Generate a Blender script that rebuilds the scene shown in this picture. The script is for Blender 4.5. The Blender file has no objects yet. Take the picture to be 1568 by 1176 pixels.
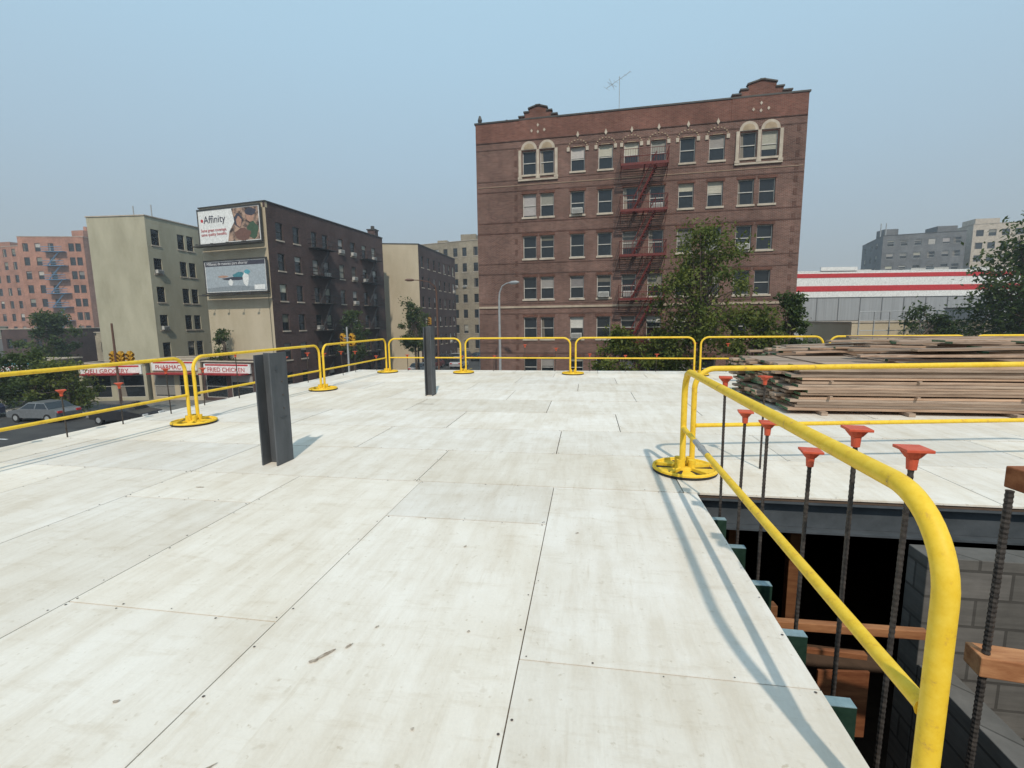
import bpy, math, random
from mathutils import Vector, Matrix, noise
random.seed(7)
V=Vector
SC=bpy.context.scene
def link(o): SC.collection.objects.link(o); return o
def empty(name,loc=(0,0,0)):
    o=bpy.data.objects.new(name,None); o.location=loc; o.empty_display_size=.2; return link(o)

# ------------------------------------------------------------------ materials
def newmat(name):
    m=bpy.data.materials.new(name); m.use_nodes=True
    nt=m.node_tree; b=nt.nodes["Principled BSDF"]; return m,nt,b
def N(nt,t,**k):
    n=nt.nodes.new(t)
    for a,v in k.items(): setattr(n,a,v)
    return n
def tinted(nt,colsock,b):
    a=N(nt,"ShaderNodeAttribute",attribute_name="tint")
    mx=N(nt,"ShaderNodeMix",data_type='RGBA',blend_type='MULTIPLY'); mx.inputs[0].default_value=1
    nt.links.new(colsock,mx.inputs[6]); nt.links.new(a.outputs["Color"],mx.inputs[7])
    nt.links.new(mx.outputs[2],b.inputs["Base Color"])
def noisy(name,c1,c2,scale=3,rough=.85,metal=0,bump=0.0,stretch=(1,1,1),detail=6,lo=.35,hi=.65,spec=.3,fine=0):
    m,nt,b=newmat(name)
    tc=N(nt,"ShaderNodeTexCoord"); mp=N(nt,"ShaderNodeMapping"); mp.inputs["Scale"].default_value=stretch
    no=N(nt,"ShaderNodeTexNoise"); no.inputs["Scale"].default_value=scale; no.inputs["Detail"].default_value=detail
    no.inputs["Roughness"].default_value=.65
    cr=N(nt,"ShaderNodeValToRGB"); cr.color_ramp.elements[0].position=lo; cr.color_ramp.elements[1].position=hi
    cr.color_ramp.elements[0].color=(*c1,1); cr.color_ramp.elements[1].color=(*c2,1)
    L=nt.links.new
    L(tc.outputs["Object"],mp.inputs[0]); L(mp.outputs[0],no.inputs[0]); L(no.outputs[0],cr.inputs[0])
    tinted(nt,cr.outputs[0],b)
    b.inputs["Roughness"].default_value=rough; b.inputs["Metallic"].default_value=metal
    b.inputs["Specular IOR Level"].default_value=spec
    if bump:
        bp=N(nt,"ShaderNodeBump"); bp.inputs["Strength"].default_value=bump; bp.inputs["Distance"].default_value=.02
        L(no.outputs[0],bp.inputs["Height"]); L(bp.outputs[0],b.inputs["Normal"])
    return m
def brickmat(name,c1,c2,mortar,bw=.22,bh=.075,ms=.012,var=.35,bump=.2):
    m,nt,b=newmat(name); L=nt.links.new
    tc=N(nt,"ShaderNodeTexCoord"); sp=N(nt,"ShaderNodeSeparateXYZ"); ad=N(nt,"ShaderNodeMath",operation='ADD'); cb=N(nt,"ShaderNodeCombineXYZ")
    L(tc.outputs["Object"],sp.inputs[0]); L(sp.outputs[0],ad.inputs[0]); L(sp.outputs[1],ad.inputs[1]); L(ad.outputs[0],cb.inputs[0]); L(sp.outputs[2],cb.inputs[1])
    br=N(nt,"ShaderNodeTexBrick"); L(cb.outputs[0],br.inputs[0])
    br.inputs["Color1"].default_value=(*c1,1); br.inputs["Color2"].default_value=(*c2,1); br.inputs["Mortar"].default_value=(*mortar,1)
    br.inputs["Scale"].default_value=1; br.inputs["Mortar Size"].default_value=ms; br.inputs["Brick Width"].default_value=bw; br.inputs["Row Height"].default_value=bh
    br.inputs["Bias"].default_value=-.1
    def ns(sc,st,a,c,d):
        mp=N(nt,"ShaderNodeMapping"); mp.inputs["Scale"].default_value=st
        no=N(nt,"ShaderNodeTexNoise"); no.inputs["Scale"].default_value=sc; no.inputs["Detail"].default_value=8; no.inputs["Roughness"].default_value=.7
        L(tc.outputs["Object"],mp.inputs[0]); L(mp.outputs[0],no.inputs[0])
        mr=N(nt,"ShaderNodeMapRange"); mr.inputs[1].default_value=.3; mr.inputs[2].default_value=.7; mr.inputs[3].default_value=c; mr.inputs[4].default_value=d
        L(no.outputs[0],mr.inputs[0])
        mx=N(nt,"ShaderNodeMix",data_type='RGBA',blend_type='MULTIPLY'); mx.inputs[0].default_value=1
        L(a,mx.inputs[6]); L(mr.outputs[0],mx.inputs[7]); return mx.outputs[2]
    c=ns(.35,(1,1,1),br.outputs[0],1-var,1+var*.6)
    c=ns(1.6,(1,1,.15),c,.84,1.12)      # vertical rain streaks
    c=ns(7,(.3,.3,3),c,.78,1.2)         # course-to-course variation
    tinted(nt,c,b); b.inputs["Roughness"].default_value=.9; b.inputs["Specular IOR Level"].default_value=.2
    if bump:
        bp=N(nt,"ShaderNodeBump"); bp.inputs["Strength"].default_value=bump; bp.inputs["Distance"].default_value=.01; bp.invert=True
        L(br.outputs["Fac"],bp.inputs["Height"]); L(bp.outputs[0],b.inputs["Normal"])
    return m
def deckmat():
    m,nt,b=newmat("cement_board"); L=nt.links.new
    tc=N(nt,"ShaderNodeTexCoord")
    def ns(scale,st=(1,1,1),det=8,r=.65,loc=(0,0,0)):
        mp=N(nt,"ShaderNodeMapping"); mp.inputs["Scale"].default_value=st; mp.inputs["Location"].default_value=loc
        no=N(nt,"ShaderNodeTexNoise"); no.inputs["Scale"].default_value=scale; no.inputs["Detail"].default_value=det; no.inputs["Roughness"].default_value=r
        L(tc.outputs["Object"],mp.inputs[0]); L(mp.outputs[0],no.inputs[0]); return no.outputs[0]
    def ramp(s,p0,p1,c0,c1):
        cr=N(nt,"ShaderNodeValToRGB"); cr.color_ramp.elements[0].position=p0; cr.color_ramp.elements[1].position=p1
        cr.color_ramp.elements[0].color=(*c0,1); cr.color_ramp.elements[1].color=(*c1,1); L(s,cr.inputs[0]); return cr.outputs[0]
    def mul(a,c):
        mx=N(nt,"ShaderNodeMix",data_type='RGBA',blend_type='MULTIPLY'); mx.inputs[0].default_value=1; L(a,mx.inputs[6]); L(c,mx.inputs[7]); return mx.outputs[2]
    base=ramp(ns(1.1,(1,1,1)),.38,.62,(.70,.635,.55),(.785,.735,.67))
    c=mul(base,ramp(ns(2.2,(3,.5,1),8,.7,(3,1,0)),.36,.56,(.90,.875,.84),(1,1,1)))     # long scuffs
    c=mul(c,ramp(ns(5,(.6,2.4,1),6,.7,(7,2,0)),.33,.47,(.92,.90,.87),(1,1,1)))
    c=mul(c,ramp(ns(7,(3.2,.25,1),5,.6,(2,9,0)),.60,.72,(1,1,1),(.92,.90,.87)))
    c=mul(c,ramp(ns(16,(1,1,1),2,.5,(4,7,0)),.66,.74,(1,1,1),(.90,.885,.86)))        # round drips
    c=mul(c,ramp(ns(26,(1,1,1),4,.6,(1,5,0)),.26,.36,(.78,.74,.68),(1,1,1)))   # specks
    c=mul(c,ramp(ns(2.7,(1,1,1),7,.75,(11,4,0)),.275,.315,(.66,.58,.48),(1,1,1)))   # rare brown spots
    c=mul(c,ramp(ns(70,(1,1,1),3,.6),.3,.7,(.95,.95,.95),(1,1,1)))
    tinted(nt,c,b); b.inputs["Roughness"].default_value=.85; b.inputs["Specular IOR Level"].default_value=.15
    bp=N(nt,"ShaderNodeBump"); bp.inputs["Strength"].default_value=.15; bp.inputs["Distance"].default_value=.003
    L(ns(60),bp.inputs["Height"]); L(bp.outputs[0],b.inputs["Normal"])
    return m
def yellowmat():
    m,nt,b=newmat("safety_yellow_paint"); L=nt.links.new
    tc=N(nt,"ShaderNodeTexCoord"); no=N(nt,"ShaderNodeTexNoise"); no.inputs["Scale"].default_value=17; no.inputs["Detail"].default_value=7; no.inputs["Roughness"].default_value=.72
    L(tc.outputs["Object"],no.inputs[0])
    cr=N(nt,"ShaderNodeValToRGB"); e=cr.color_ramp.elements
    e[0].position=.325; e[0].color=(.20,.15,.10,1); e[1].position=.342; e[1].color=(.62,.37,.05,1)
    k=e.new(.43); k.color=(.77,.49,.03,1); k=e.new(.75); k.color=(.86,.60,.07,1)
    L(no.outputs[0],cr.inputs[0]); tinted(nt,cr.outputs[0],b); b.inputs["Roughness"].default_value=.55; b.inputs["Specular IOR Level"].default_value=.3
    bp=N(nt,"ShaderNodeBump"); bp.inputs["Strength"].default_value=.35; bp.inputs["Distance"].default_value=.002
    L(no.outputs[0],bp.inputs["Height"]); L(bp.outputs[0],b.inputs["Normal"]); return m
def leafmat(name,c1,c2):
    m,nt,b=newmat(name); L=nt.links.new
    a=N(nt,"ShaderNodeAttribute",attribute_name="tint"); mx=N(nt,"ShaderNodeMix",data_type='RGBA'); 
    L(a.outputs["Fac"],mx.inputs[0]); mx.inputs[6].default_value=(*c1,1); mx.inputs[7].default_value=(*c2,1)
    L(mx.outputs[2],b.inputs["Base Color"]); b.inputs["Roughness"].default_value=.6; b.inputs["Specular IOR Level"].default_value=.25
    tr=N(nt,"ShaderNodeBsdfTranslucent"); L(mx.outputs[2],tr.inputs[0]); ms=N(nt,"ShaderNodeMixShader"); ms.inputs[0].default_value=.35
    out=nt.nodes["Material Output"]; L(b.outputs[0],ms.inputs[1]); L(tr.outputs[0],ms.inputs[2]); L(ms.outputs[0],out.inputs[0]); return m
def plain(name,c,rough=.6,metal=0,spec=.4):
    return noisy(name,tuple(x*.82 for x in c),tuple(min(1,x*1.12) for x in c),scale=6,rough=rough,metal=metal,spec=spec)

M=dict(
 deck=deckmat(), yellow=yellowmat(),
 sub=plain("subdeck_dark",(.10,.065,.045),.9), stain=noisy("mud_stain",(.22,.16,.11),(.55,.48,.40),22,.9),
 screw=plain("screw_dark",(.08,.06,.05),.5),
 steel=noisy("grey_primer_steel",(.062,.068,.074),(.10,.105,.113),5,.55,0,.1,(1,1,.3)),
 beam=noisy("beam_steel",(.05,.058,.065),(.08,.09,.10),4,.6),
 rubber=plain("black_rubber",(.025,.025,.025),.8),
 rebar=noisy("rebar_steel",(.035,.03,.028),(.09,.075,.065),30,.6,.3),
 cap=noisy("rebar_cap_orange",(.50,.07,.035),(.62,.12,.06),12,.5),
 joist=noisy("green_joist_steel",(.010,.028,.018),(.025,.055,.038),8,.5,.1),
 galv=noisy("galvanized_top",(.20,.28,.30),(.30,.40,.42),10,.45,.3),
 cmu=brickmat("concrete_block",(.13,.12,.108),(.18,.165,.15),(.085,.078,.07),.4,.2,.01,.45,.4),
 conc=noisy("concrete",(.22,.21,.2),(.32,.31,.29),1.5,.9,0,.2),
 form=noisy("formwork_wood",(.26,.10,.04),(.46,.22,.10),3,.8,0,.1,(1,6,6)),
 lumber=noisy("weathered_lumber",(.22,.155,.115),(.42,.315,.24),3,.85,0,.2,(.6,9,14),8),
 asphalt=noisy("asphalt",(.04,.04,.041),(.065,.064,.062),.5,.9,0,.1),
 walk=noisy("sidewalk_concrete",(.24,.235,.22),(.34,.33,.31),.8,.9),
 white=plain("white_paint",(.75,.75,.73),.6), yline=plain("yellow_line",(.6,.42,.08),.7),
 brick=brickmat("red_brick",(.128,.058,.045),(.205,.100,.078),(.21,.165,.14)),
 brick2=brickmat("parapet_brick",(.15,.052,.037),(.215,.082,.060),(.18,.125,.10)),
 dbrick=brickmat("dark_brown_brick",(.072,.042,.040),(.108,.062,.055),(.10,.075,.068)),
 obrick=brickmat("orange_brick",(.37,.165,.105),(.45,.215,.145),(.38,.24,.19),.4,.15),
 tbrick=brickmat("tan_brick",(.30,.25,.175),(.38,.32,.23),(.30,.26,.20)),
 stucco=noisy("beige_stucco",(.33,.305,.22),(.44,.41,.305),.45,.9,0,.05,(1,1,.4),9),
 stucco2=noisy("cream_stucco",(.42,.35,.24),(.52,.44,.32),.4,.9,0,0,(1,1,.4),9),
 gbrick=brickmat("grey_brick",(.13,.13,.135),(.17,.168,.17),(.16,.16,.16)),
 stone=noisy("limestone_trim",(.38,.32,.255),(.52,.45,.365),2,.85),
 roof=plain("roof_tar",(.07,.07,.07),.9),
 glass=plain("window_glass",(.018,.022,.026),.08,0,.6),
 frame=plain("window_frame",(.50,.48,.44),.5), dframe=plain("dark_window_frame",(.05,.045,.04),.5),
 blind=noisy("window_blind",(.42,.41,.38),(.58,.57,.53),5,.8,0,0,(1,1,8)),
 ac=plain("air_conditioner",(.5,.49,.46),.6),
 redmetal=plain("fire_escape_red",(.13,.02,.016),.6), blkmetal=plain("fire_escape_black",(.022,.02,.02),.6), blumetal=plain("fire_escape_blue",(.12,.24,.38),.6),
 pole=noisy("galvanized_pole",(.32,.33,.33),(.42,.43,.43),5,.5,.3), brownpole=plain("brown_pole",(.12,.06,.04),.6),
 sigy=plain("signal_yellow",(.50,.27,.02),.6), lens=plain("signal_lens",(.08,.01,.01),.3),
 red=plain("sign_red",(.50,.03,.035),.5), gpanel=noisy("metal_panel_grey",(.28,.29,.30),(.36,.37,.38),1,.6,.1,0,(8,8,.2)),
 bark=noisy("tree_bark",(.06,.045,.035),(.13,.10,.08),9,.95,0,.5,(1,1,.3)),
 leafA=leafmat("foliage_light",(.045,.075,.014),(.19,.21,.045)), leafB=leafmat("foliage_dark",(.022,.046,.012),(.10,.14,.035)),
 tyre=plain("tyre",(.02,.02,.02),.9), 
)

# ------------------------------------------------------------------ mesh builder
class MB:
    def __init__(s): s.v=[]; s.f=[]; s.m=[]; s.t=[]; s.mats=[]
    def mi(s,k):
        if k not in s.mats: s.mats.append(k)
        return s.mats.index(k)
    def face(s,pts,k,t=(1,1,1)):
        n=len(s.v); s.v+= [tuple(p) for p in pts]; s.f.append(tuple(range(n,n+len(pts)))); s.m.append(s.mi(k)); s.t.append(t)
    def obox(s,o,a,b,c,k,t=(1,1,1)):
        o=V(o);a=V(a);b=V(b);c=V(c); n=len(s.v)
        if a.cross(b).dot(c)<0: a,b=b,a
        s.v+=[tuple(p) for p in (o,o+a,o+a+b,o+b,o+c,o+a+c,o+a+b+c,o+b+c)]
        for q in ((3,2,1,0),(4,5,6,7),(0,1,5,4),(1,2,6,5),(2,3,7,6),(3,0,4,7)):
            s.f.append(tuple(n+i for i in q)); s.m.append(s.mi(k)); s.t.append(t)
    def box(s,c,d,k,rz=0,t=(1,1,1)):
        c=V(c); ca,sa=math.cos(rz),math.sin(rz); a=V((ca*d[0],sa*d[0],0)); b=V((-sa*d[1],ca*d[1],0)); e=V((0,0,d[2]))
        s.obox(c-a/2-b/2-e/2,a,b,e,k,t)
    def tube(s,path,r,k,n=10,caps=True,t=(1,1,1)):
        path=[V(p) for p in path]; m=len(path); rr=r if isinstance(r,(list,tuple)) else [r]*m
        d=(path[1]-path[0]).normalized(); up=V((0,0,1)) if abs(d.z)<.9 else V((1,0,0))
        x=d.cross(up).normalized(); base=len(s.v)
        for i,p in enumerate(path):
            if i==0: dd=path[1]-path[0]
            elif i==m-1: dd=path[-1]-path[-2]
            else: dd=(path[i+1]-p).normalized()+(p-path[i-1]).normalized()
            dd=dd.normalized() if dd.length>1e-9 else d
            x=(x-dd*x.dot(dd)).normalized(); y=dd.cross(x)
            for j in range(n):
                a=2*math.pi*j/n; s.v.append(tuple(p+(x*math.cos(a)+y*math.sin(a))*rr[i]))
        for i in range(m-1):
            for j in range(n):
                a=base+i*n+j; b=base+i*n+(j+1)%n
                s.f.append((a,b,b+n,a+n)); s.m.append(s.mi(k)); s.t.append(t)
        if caps:
            s.f.append(tuple(base+j for j in range(n))[::-1]); s.m.append(s.mi(k)); s.t.append(t)
            s.f.append(tuple(base+(m-1)*n+j for j in range(n))); s.m.append(s.mi(k)); s.t.append(t)
    def build(s,name,parent=None,smooth=False,bevel=0):
        me=bpy.data.meshes.new(name); me.from_pydata(s.v,[],s.f)
        for k in s.mats: me.materials.append(M[k])
        me.polygons.foreach_set("material_index",s.m)
        if smooth:
            me.polygons.foreach_set("use_smooth",[True]*len(s.f))
        ca=me.color_attributes.new("tint",'FLOAT_COLOR','CORNER'); buf=[]
        for f,t in zip(s.f,s.t): buf+= [t[0],t[1],t[2],1.0]*len(f)
        ca.data.foreach_set("color",buf)
        me.update(); o=bpy.data.objects.new(name,me); link(o)
        if parent: o.parent=parent
        if bevel:
            b=o.modifiers.new("b",'BEVEL'); b.width=bevel; b.segments=2; b.limit_method='ANGLE'
        if smooth:
            try: me.set_sharp_from_angle(angle=math.radians(40))
            except Exception: pass
        return o
def arcpath(pts,r,seg=8):
    pts=[V(p) for p in pts]; out=[pts[0]]
    for i in range(1,len(pts)-1):
        p=pts[i]; a=(pts[i-1]-p).normalized(); b=(pts[i+1]-p).normalized()
        for j in range(seg+1):
            t=j/seg; c=p+a*r+b*r; ang=t*math.pi/2; out.append(c-b*r*math.cos(ang)-a*r*math.sin(ang))
    out.append(pts[-1]); return out

# ------------------------------------------------------------------ deck
XL=-7.3; YF=14.2; XR=20
deck=MB(); scr=MB()
def board(x0,x1,y0,y1):
    gx=.003 if y0<3.5 else .005; gy=.0045 if y0<3.5 else .007
    z=random.uniform(-.0015,.001); tl=random.uniform(-.0012,.0012)
    if x1-x0<.05 or y1-y0<.05: return
    g=random.uniform(.90,1.04); h=random.uniform(0,.05); t=(g,g-h*.35,g-h)
    j=random.uniform(-.002,.002)
    deck.obox((x0+gx,y0+gy,-.016+z),(x1-x0-2*gx,j,tl),(0,y1-y0-2*gy,0),(0,0,.016),'deck',t)
    if x0>9 or y0>11: return
    for (a,b,ax) in ((x0,y0,1),(x1,y0,1),(x0,y0,0),(x0,y1,0)):
        Ln=(y1-y0) if ax else (x1-x0); n=int(Ln/.3)
        for i in range(n+1):
            if random.random()<.45: continue
            u=.03+i*(Ln-.06)/max(n,1)
            px,py=((a+(.02 if a==x0 else -.02),b+u) if ax else (a+u,b+(.02 if b==y0 else -.02)))
            r=random.uniform(.0035,.0065)
            scr.face([(px+r*math.cos(q),py+r*math.sin(q),.0035+z) for q in [k*math.pi/3 for k in range(6)]],'screw')
cols=[(.95,-.29,1.90),(-.29,-1.55,3.32),(-1.55,-2.81,1.99),(-2.81,-4.05,3.42),(-4.05,-5.29,2.3),(-5.29,-6.53,3.0),(-6.53,XL,1.8)]
for (xb,xa,j) in cols:
    ys=[4.12]; y=j
    while y>-3: ys.append(y); y-=2.44
    ys.append(-3)
    for i in range(len(ys)-1): board(xa,xb,ys[i+1],ys[i])
rows=[4.12,5.2,6.35,7.58,8.8,10.02,11.24,12.46,13.4,YF]
offs=[-1.6,-.34,.45,-.66,.9,-.2,.7,-.9,.3]
for i in range(len(rows)-1):
    x=offs[i]
    while x>XL: x-=2.44
    x+=2.44; xs=[XL]
    while x<XR: xs.append(x); x+=2.44
    xs.append(XR)
    for a,b in zip(xs[:-1],xs[1:]): board(a,b,rows[i],rows[i+1])
for i in range(8):
    board(4.9+i*1.22,4.9+(i+1)*1.22,1.7,4.12); board(4.9+i*1.22,4.9+(i+1)*1.22,-.74,1.7)
dk=empty("rooftop_deck")
deck.build("cement_boards",dk,bevel=0)
scr.build("screw_heads",dk)
st=MB(); rs=random.Random(12)
def splot(x,y,rx,ry,a0):
    n=22; ca,sa=math.cos(a0),math.sin(a0); p=[]
    for i in range(n):
        a=2*math.pi*i/n; k=1+.45*noise.noise(V((math.cos(a)*1.7+x*9,math.sin(a)*1.7,y*7)))+rs.uniform(-.12,.12)
        u,v=rx*k*math.cos(a),ry*k*math.sin(a); p.append((x+u*ca-v*sa,y+u*sa+v*ca,.0045))
    st.face(p,'stain')
for s_ in ((-1.17,1.80,.045,.010,.95),(-1.09,1.87,.022,.008,1.1),(-1.20,1.755,.02,.009,.6),(-1.28,1.21,.05,.008,.9),(-1.33,1.16,.03,.007,.7),(-1.02,2.02,.012,.005,1.),(-1.86,1.43,.012,.007,.2),(-.80,2.9,.012,.008,1.),(-.63,1.48,.008,.006,1.),(-.37,1.16,.009,.007,1.),(-.56,2.05,.008,.006,1.),(-3.55,3.7,.04,.010,.1),(-.06,3.2,.012,.006,.5),(-2.9,8.2,.18,.015,.0)): splot(*s_)
st.build("mud_stains",dk)
d=MB()
d.obox((XL+.01,-3,-.045),(.945-XL,0,0),(0,7.11,0),(0,0,.025),'sub')
d.obox((XL+.01,4.14,-.045),(XR-XL-.02,0,0),(0,YF-4.15,0),(0,0,.025),'sub')
d.obox((4.91,-3,-.045),(XR-4.92,0,0),(0,7.1,0),(0,0,.025),'sub')
d.build("underlayment",dk)
b=MB(); 
b.obox((.6,4.13,-.065),(14,0,0),(0,.20,0),(0,0,.018),'beam'); b.obox((.6,4.22,-.30),(14,0,0),(0,.014,0),(0,0,.234),'beam'); b.obox((.6,4.13,-.32),(14,0,0),(0,.20,0),(0,0,.018),'beam')
b.build("steel_beam")
for y in [.6,1.03,1.46,1.88,2.31,2.76,3.22,3.68]:
    j=MB(); x0=-7.2; L=1.075-x0
    j.obox((x0,y,-.25),(L,0,0),(0,.003,0),(0,0,.2),'joist')
    j.obox((x0,y,-.05),(L,0,0),(0,.05,0),(0,0,.003),'galv'); j.obox((x0,y,-.253),(L,0,0),(0,.05,0),(0,0,.003),'joist')
    j.obox((x0,y+.05,-.062),(L,0,0),(0,.002,0),(0,0,.015),'galv'); j.obox((x0,y+.05,-.25),(L,0,0),(0,.002,0),(0,0,.015),'joist')
    j.build("metal_joist")
p=empty("building_under_construction")
w=MB(); ZG=-5.5
for (o,a,bb) in (((XL+.06,-3,ZG),(.2,0,0),(0,YF+2.95,0)),((XL+.26,YF-.25,ZG),(XR-XL-.3,0,0),(0,.2,0)),((XR-.25,-3,ZG),(.2,0,0),(0,YF+2.75,0)),((XL+.26,-3,ZG),(XR-XL-.51,0,0),(0,.2,0))):
    w.obox(o,a,bb,(0,0,-.05-ZG),'cmu')
w.build("block_walls",p)
w=MB(); w.obox((XL+.3,-2.8,-3.4),(XR-XL-.6,0,0),(0,16.7,0),(0,0,.2),'sub'); w.build("lower_floor",p)
w=MB(); w.obox((2.29,3.4,-3.2),(3.2,0,0),(0,.2,0),(0,0,3.08),'cmu'); w.obox((2.292,.9,-3.2),(.18,0,0),(0,2.49,0),(0,0,2.3),'cmu')
w.build("concrete_block_wall",None,bevel=.006)
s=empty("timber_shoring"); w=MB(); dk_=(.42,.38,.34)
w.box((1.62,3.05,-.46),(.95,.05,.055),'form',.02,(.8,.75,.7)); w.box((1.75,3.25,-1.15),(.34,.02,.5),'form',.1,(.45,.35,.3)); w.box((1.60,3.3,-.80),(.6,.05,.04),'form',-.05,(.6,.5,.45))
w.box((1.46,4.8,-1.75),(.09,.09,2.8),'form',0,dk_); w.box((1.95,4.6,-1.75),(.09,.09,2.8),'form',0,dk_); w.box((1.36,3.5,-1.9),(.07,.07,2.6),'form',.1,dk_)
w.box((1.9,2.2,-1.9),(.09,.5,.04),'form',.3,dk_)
w.build("timbers",s,bevel=.004)
for (x,y,z,sz,rz) in ((2.03,2.35,.77,(.27,.14,.10),.12),(2.06,2.35,-.13,(.46,.12,.10),-.12)):
    w=MB(); w.box((x,y,z),sz,'form',rz,(.75,.6,.55) if z>0 else (1.1,1.1,1.1)); w.build("wood_block",None,bevel=.006)

# ------------------------------------------------------------------ rebar
def rebar(x,y,z,z0=-2.6,lean=(0,0),cap=True,r=.0095,low=False):
    e=empty("rebar_with_cap"); b=MB()
    if low: b.tube([(x+lean[0],y+lean[1],z0),(x,y,z)],r,'rebar',6)
    else:
        path=[]; rr=[]; n=int((z-z0)/.012)
        for i in range(n+1):
            t=i/n; path.append((x+lean[0]*(1-t),y+lean[1]*(1-t),z0+(z-z0)*t)); rr.append(r if i%2 else r*1.17)
        b.tube(path,rr,'rebar',8)
    b.build("bar",e,smooth=False)
    if cap:
        c=MB(); 
        c.tube([(x,y,z-.08),(x,y,z-.035),(x,y,z-.03),(x,y,z-.004)],[.017,.020,.026,.045],'cap',8 if low else 14)
        c.box((x,y,z+.002),(.094,.094,.012),'cap',.3+x)
        for k in range(4):
            a=.3+x+k*math.pi/2; dx,dy=math.cos(a),math.sin(a)
            c.obox((x-dy*.002,y+dx*.002,z-.045),(dx*.045,dy*.045,.038),(dy*.004,-dx*.004,0),(0,0,.006),'cap')
        c.build("mushroom_cap",e,bevel=0 if low else .002)
rebar(1.05,3.80,1.05,lean=(.02,0)); rebar(1.08,3.40,.86,lean=(-.03,.02)); rebar(1.12,3.10,.85,lean=(-.02,0)); rebar(1.12,2.52,.83,lean=(-.02,.03)); rebar(1.175,2.24,1.01,lean=(-.01,0)); rebar(1.235,1.97,.995,lean=(-.03,.02))
rebar(1.72,4.9,.93,z0=0.0); rebar(1.875,2.35,.72,lean=(-.04,0),cap=False,r=.014)
rr=random.Random(9)
for i in range(13): rebar(-7.05+rr.uniform(-.04,.04),3.6+i*.82,rr.uniform(.62,.95),z0=0,lean=(rr.uniform(-.04,.04),0),low=True)
for i in range(22): rebar(-6.6+i*.95+rr.uniform(-.1,.1),14.0,rr.uniform(.45,.82),z0=0,lean=(rr.uniform(-.04,.04),0),low=True)

# ------------------------------------------------------------------ guard rails
ZT=1.015; ZM=.45
def rail_base(x,y):
    e=empty("guard_rail_base",(x,y,0)); b=MB()
    def ring(r,z,t,k,n=40,sg=8):
        pts=[(r*math.cos(2*math.pi*i/n),r*math.sin(2*math.pi*i/n),z) for i in range(n+1)]; b.tube(pts,t,k,sg,False)
    n=40
    prof=[(.305,.004),(.31,.03),(.29,.045),(.27,.028),(.10,.03),(.09,.06),(.05,.062)]
    for i in range(n):
        a0=2*math.pi*i/n;a1=2*math.pi*(i+1)/n
        for j in range(len(prof)-1):
            (r0,z0),(r1,z1)=prof[j],prof[j+1]
            k='rubber' if j==0 else 'yellow'
            if j==3 and (i%8) in (0,1,2,3): k='rubber'
            b.face([(r0*math.cos(a0),r0*math.sin(a0),z0),(r0*math.cos(a1),r0*math.sin(a1),z0),(r1*math.cos(a1),r1*math.sin(a1),z1),(r1*math.cos(a0),r1*math.sin(a0),z1)],k)
    ring(.295,.042,.014,'yellow')
    for i in range(5):
        a=2*math.pi*i/5+.3; c,s_=math.cos(a),math.sin(a); b.obox((c*.06-s_*.012,s_*.06+c*.012,.028),(c*.22,s_*.22,0),(s_*.024,-c*.024,0),(0,0,.03),'yellow')
    for sx in (-.055,.055):
        for sy in (-.055,.055): b.tube([(sx,sy,.03),(sx,sy,.13)],.034,'yellow',14)
    b.build("base_plate",e,smooth=True)
def rail(A,B,r=.0265,cr=.2,inA=.075,inB=.075,z0=.06):
    A=V((A[0],A[1],0)); B=V((B[0],B[1],0)); u=(B-A).normalized(); a=A+u*inA; b_=B-u*inB
    e=empty("guard_rail"); m=MB()
    m.tube(arcpath([a+V((0,0,z0)),a+V((0,0,ZT)),b_+V((0,0,ZT)),b_+V((0,0,z0))],cr,12),r,'yellow',16)
    m.build("frame",e,smooth=True)
    m=MB(); m.tube([a+V((0,0,ZM))+u*.01,b_+V((0,0,ZM))-u*.01],r*.8,'yellow',12); m.build("mid_rail",e,smooth=True)
    m=MB()
    for q,d_ in ((a,u),(b_,-u)): m.tube([q+V((0,0,ZM))+d_*(r*.7),q+V((0,0,ZM))+d_*(r*1.25)],[r*1.05,r*.82],'yellow',12)
    m.build("welds",e,True)
    return e
rail((.93,4.76),(.91,1.205),r=.029,cr=.24)
rail((.97,4.79),(5.6,5.62)); rail((5.6,5.62),(9.2,6.3))
lr=[(-5.97,2.7),(-5.97,6.24),(-5.93,9.78),(-5.98,13.42)]
for a,b_ in zip(lr[:-1],lr[1:]): rail(a,b_,r=.025)
fr=[(-5.98,13.42),(-3.6,13.38),(-.4,13.25),(2.9,13.15),(6.0,13.1),(9.2,13.1),(12.4,13.1),(15.6,13.1)]
for a,b_ in zip(fr[:-1],fr[1:]): rail(a,b_,r=.025)
rail_base(.965,4.74); rail_base(5.6,5.62); rail_base(9.2,6.3)
for q in lr+fr[1:]: rail_base(*q)
rail((-5.97,-1),(-5.97,2.7))
m=MB(); m.tube([(.9275,4.15,ZM),(.925,3.72,ZM)],.0245,'pole',12)
m.tube([(.927,3.95,ZM),(.927,3.93,ZM)],.029,'pole',12); m.build("rail_sleeve",None,True)

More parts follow.
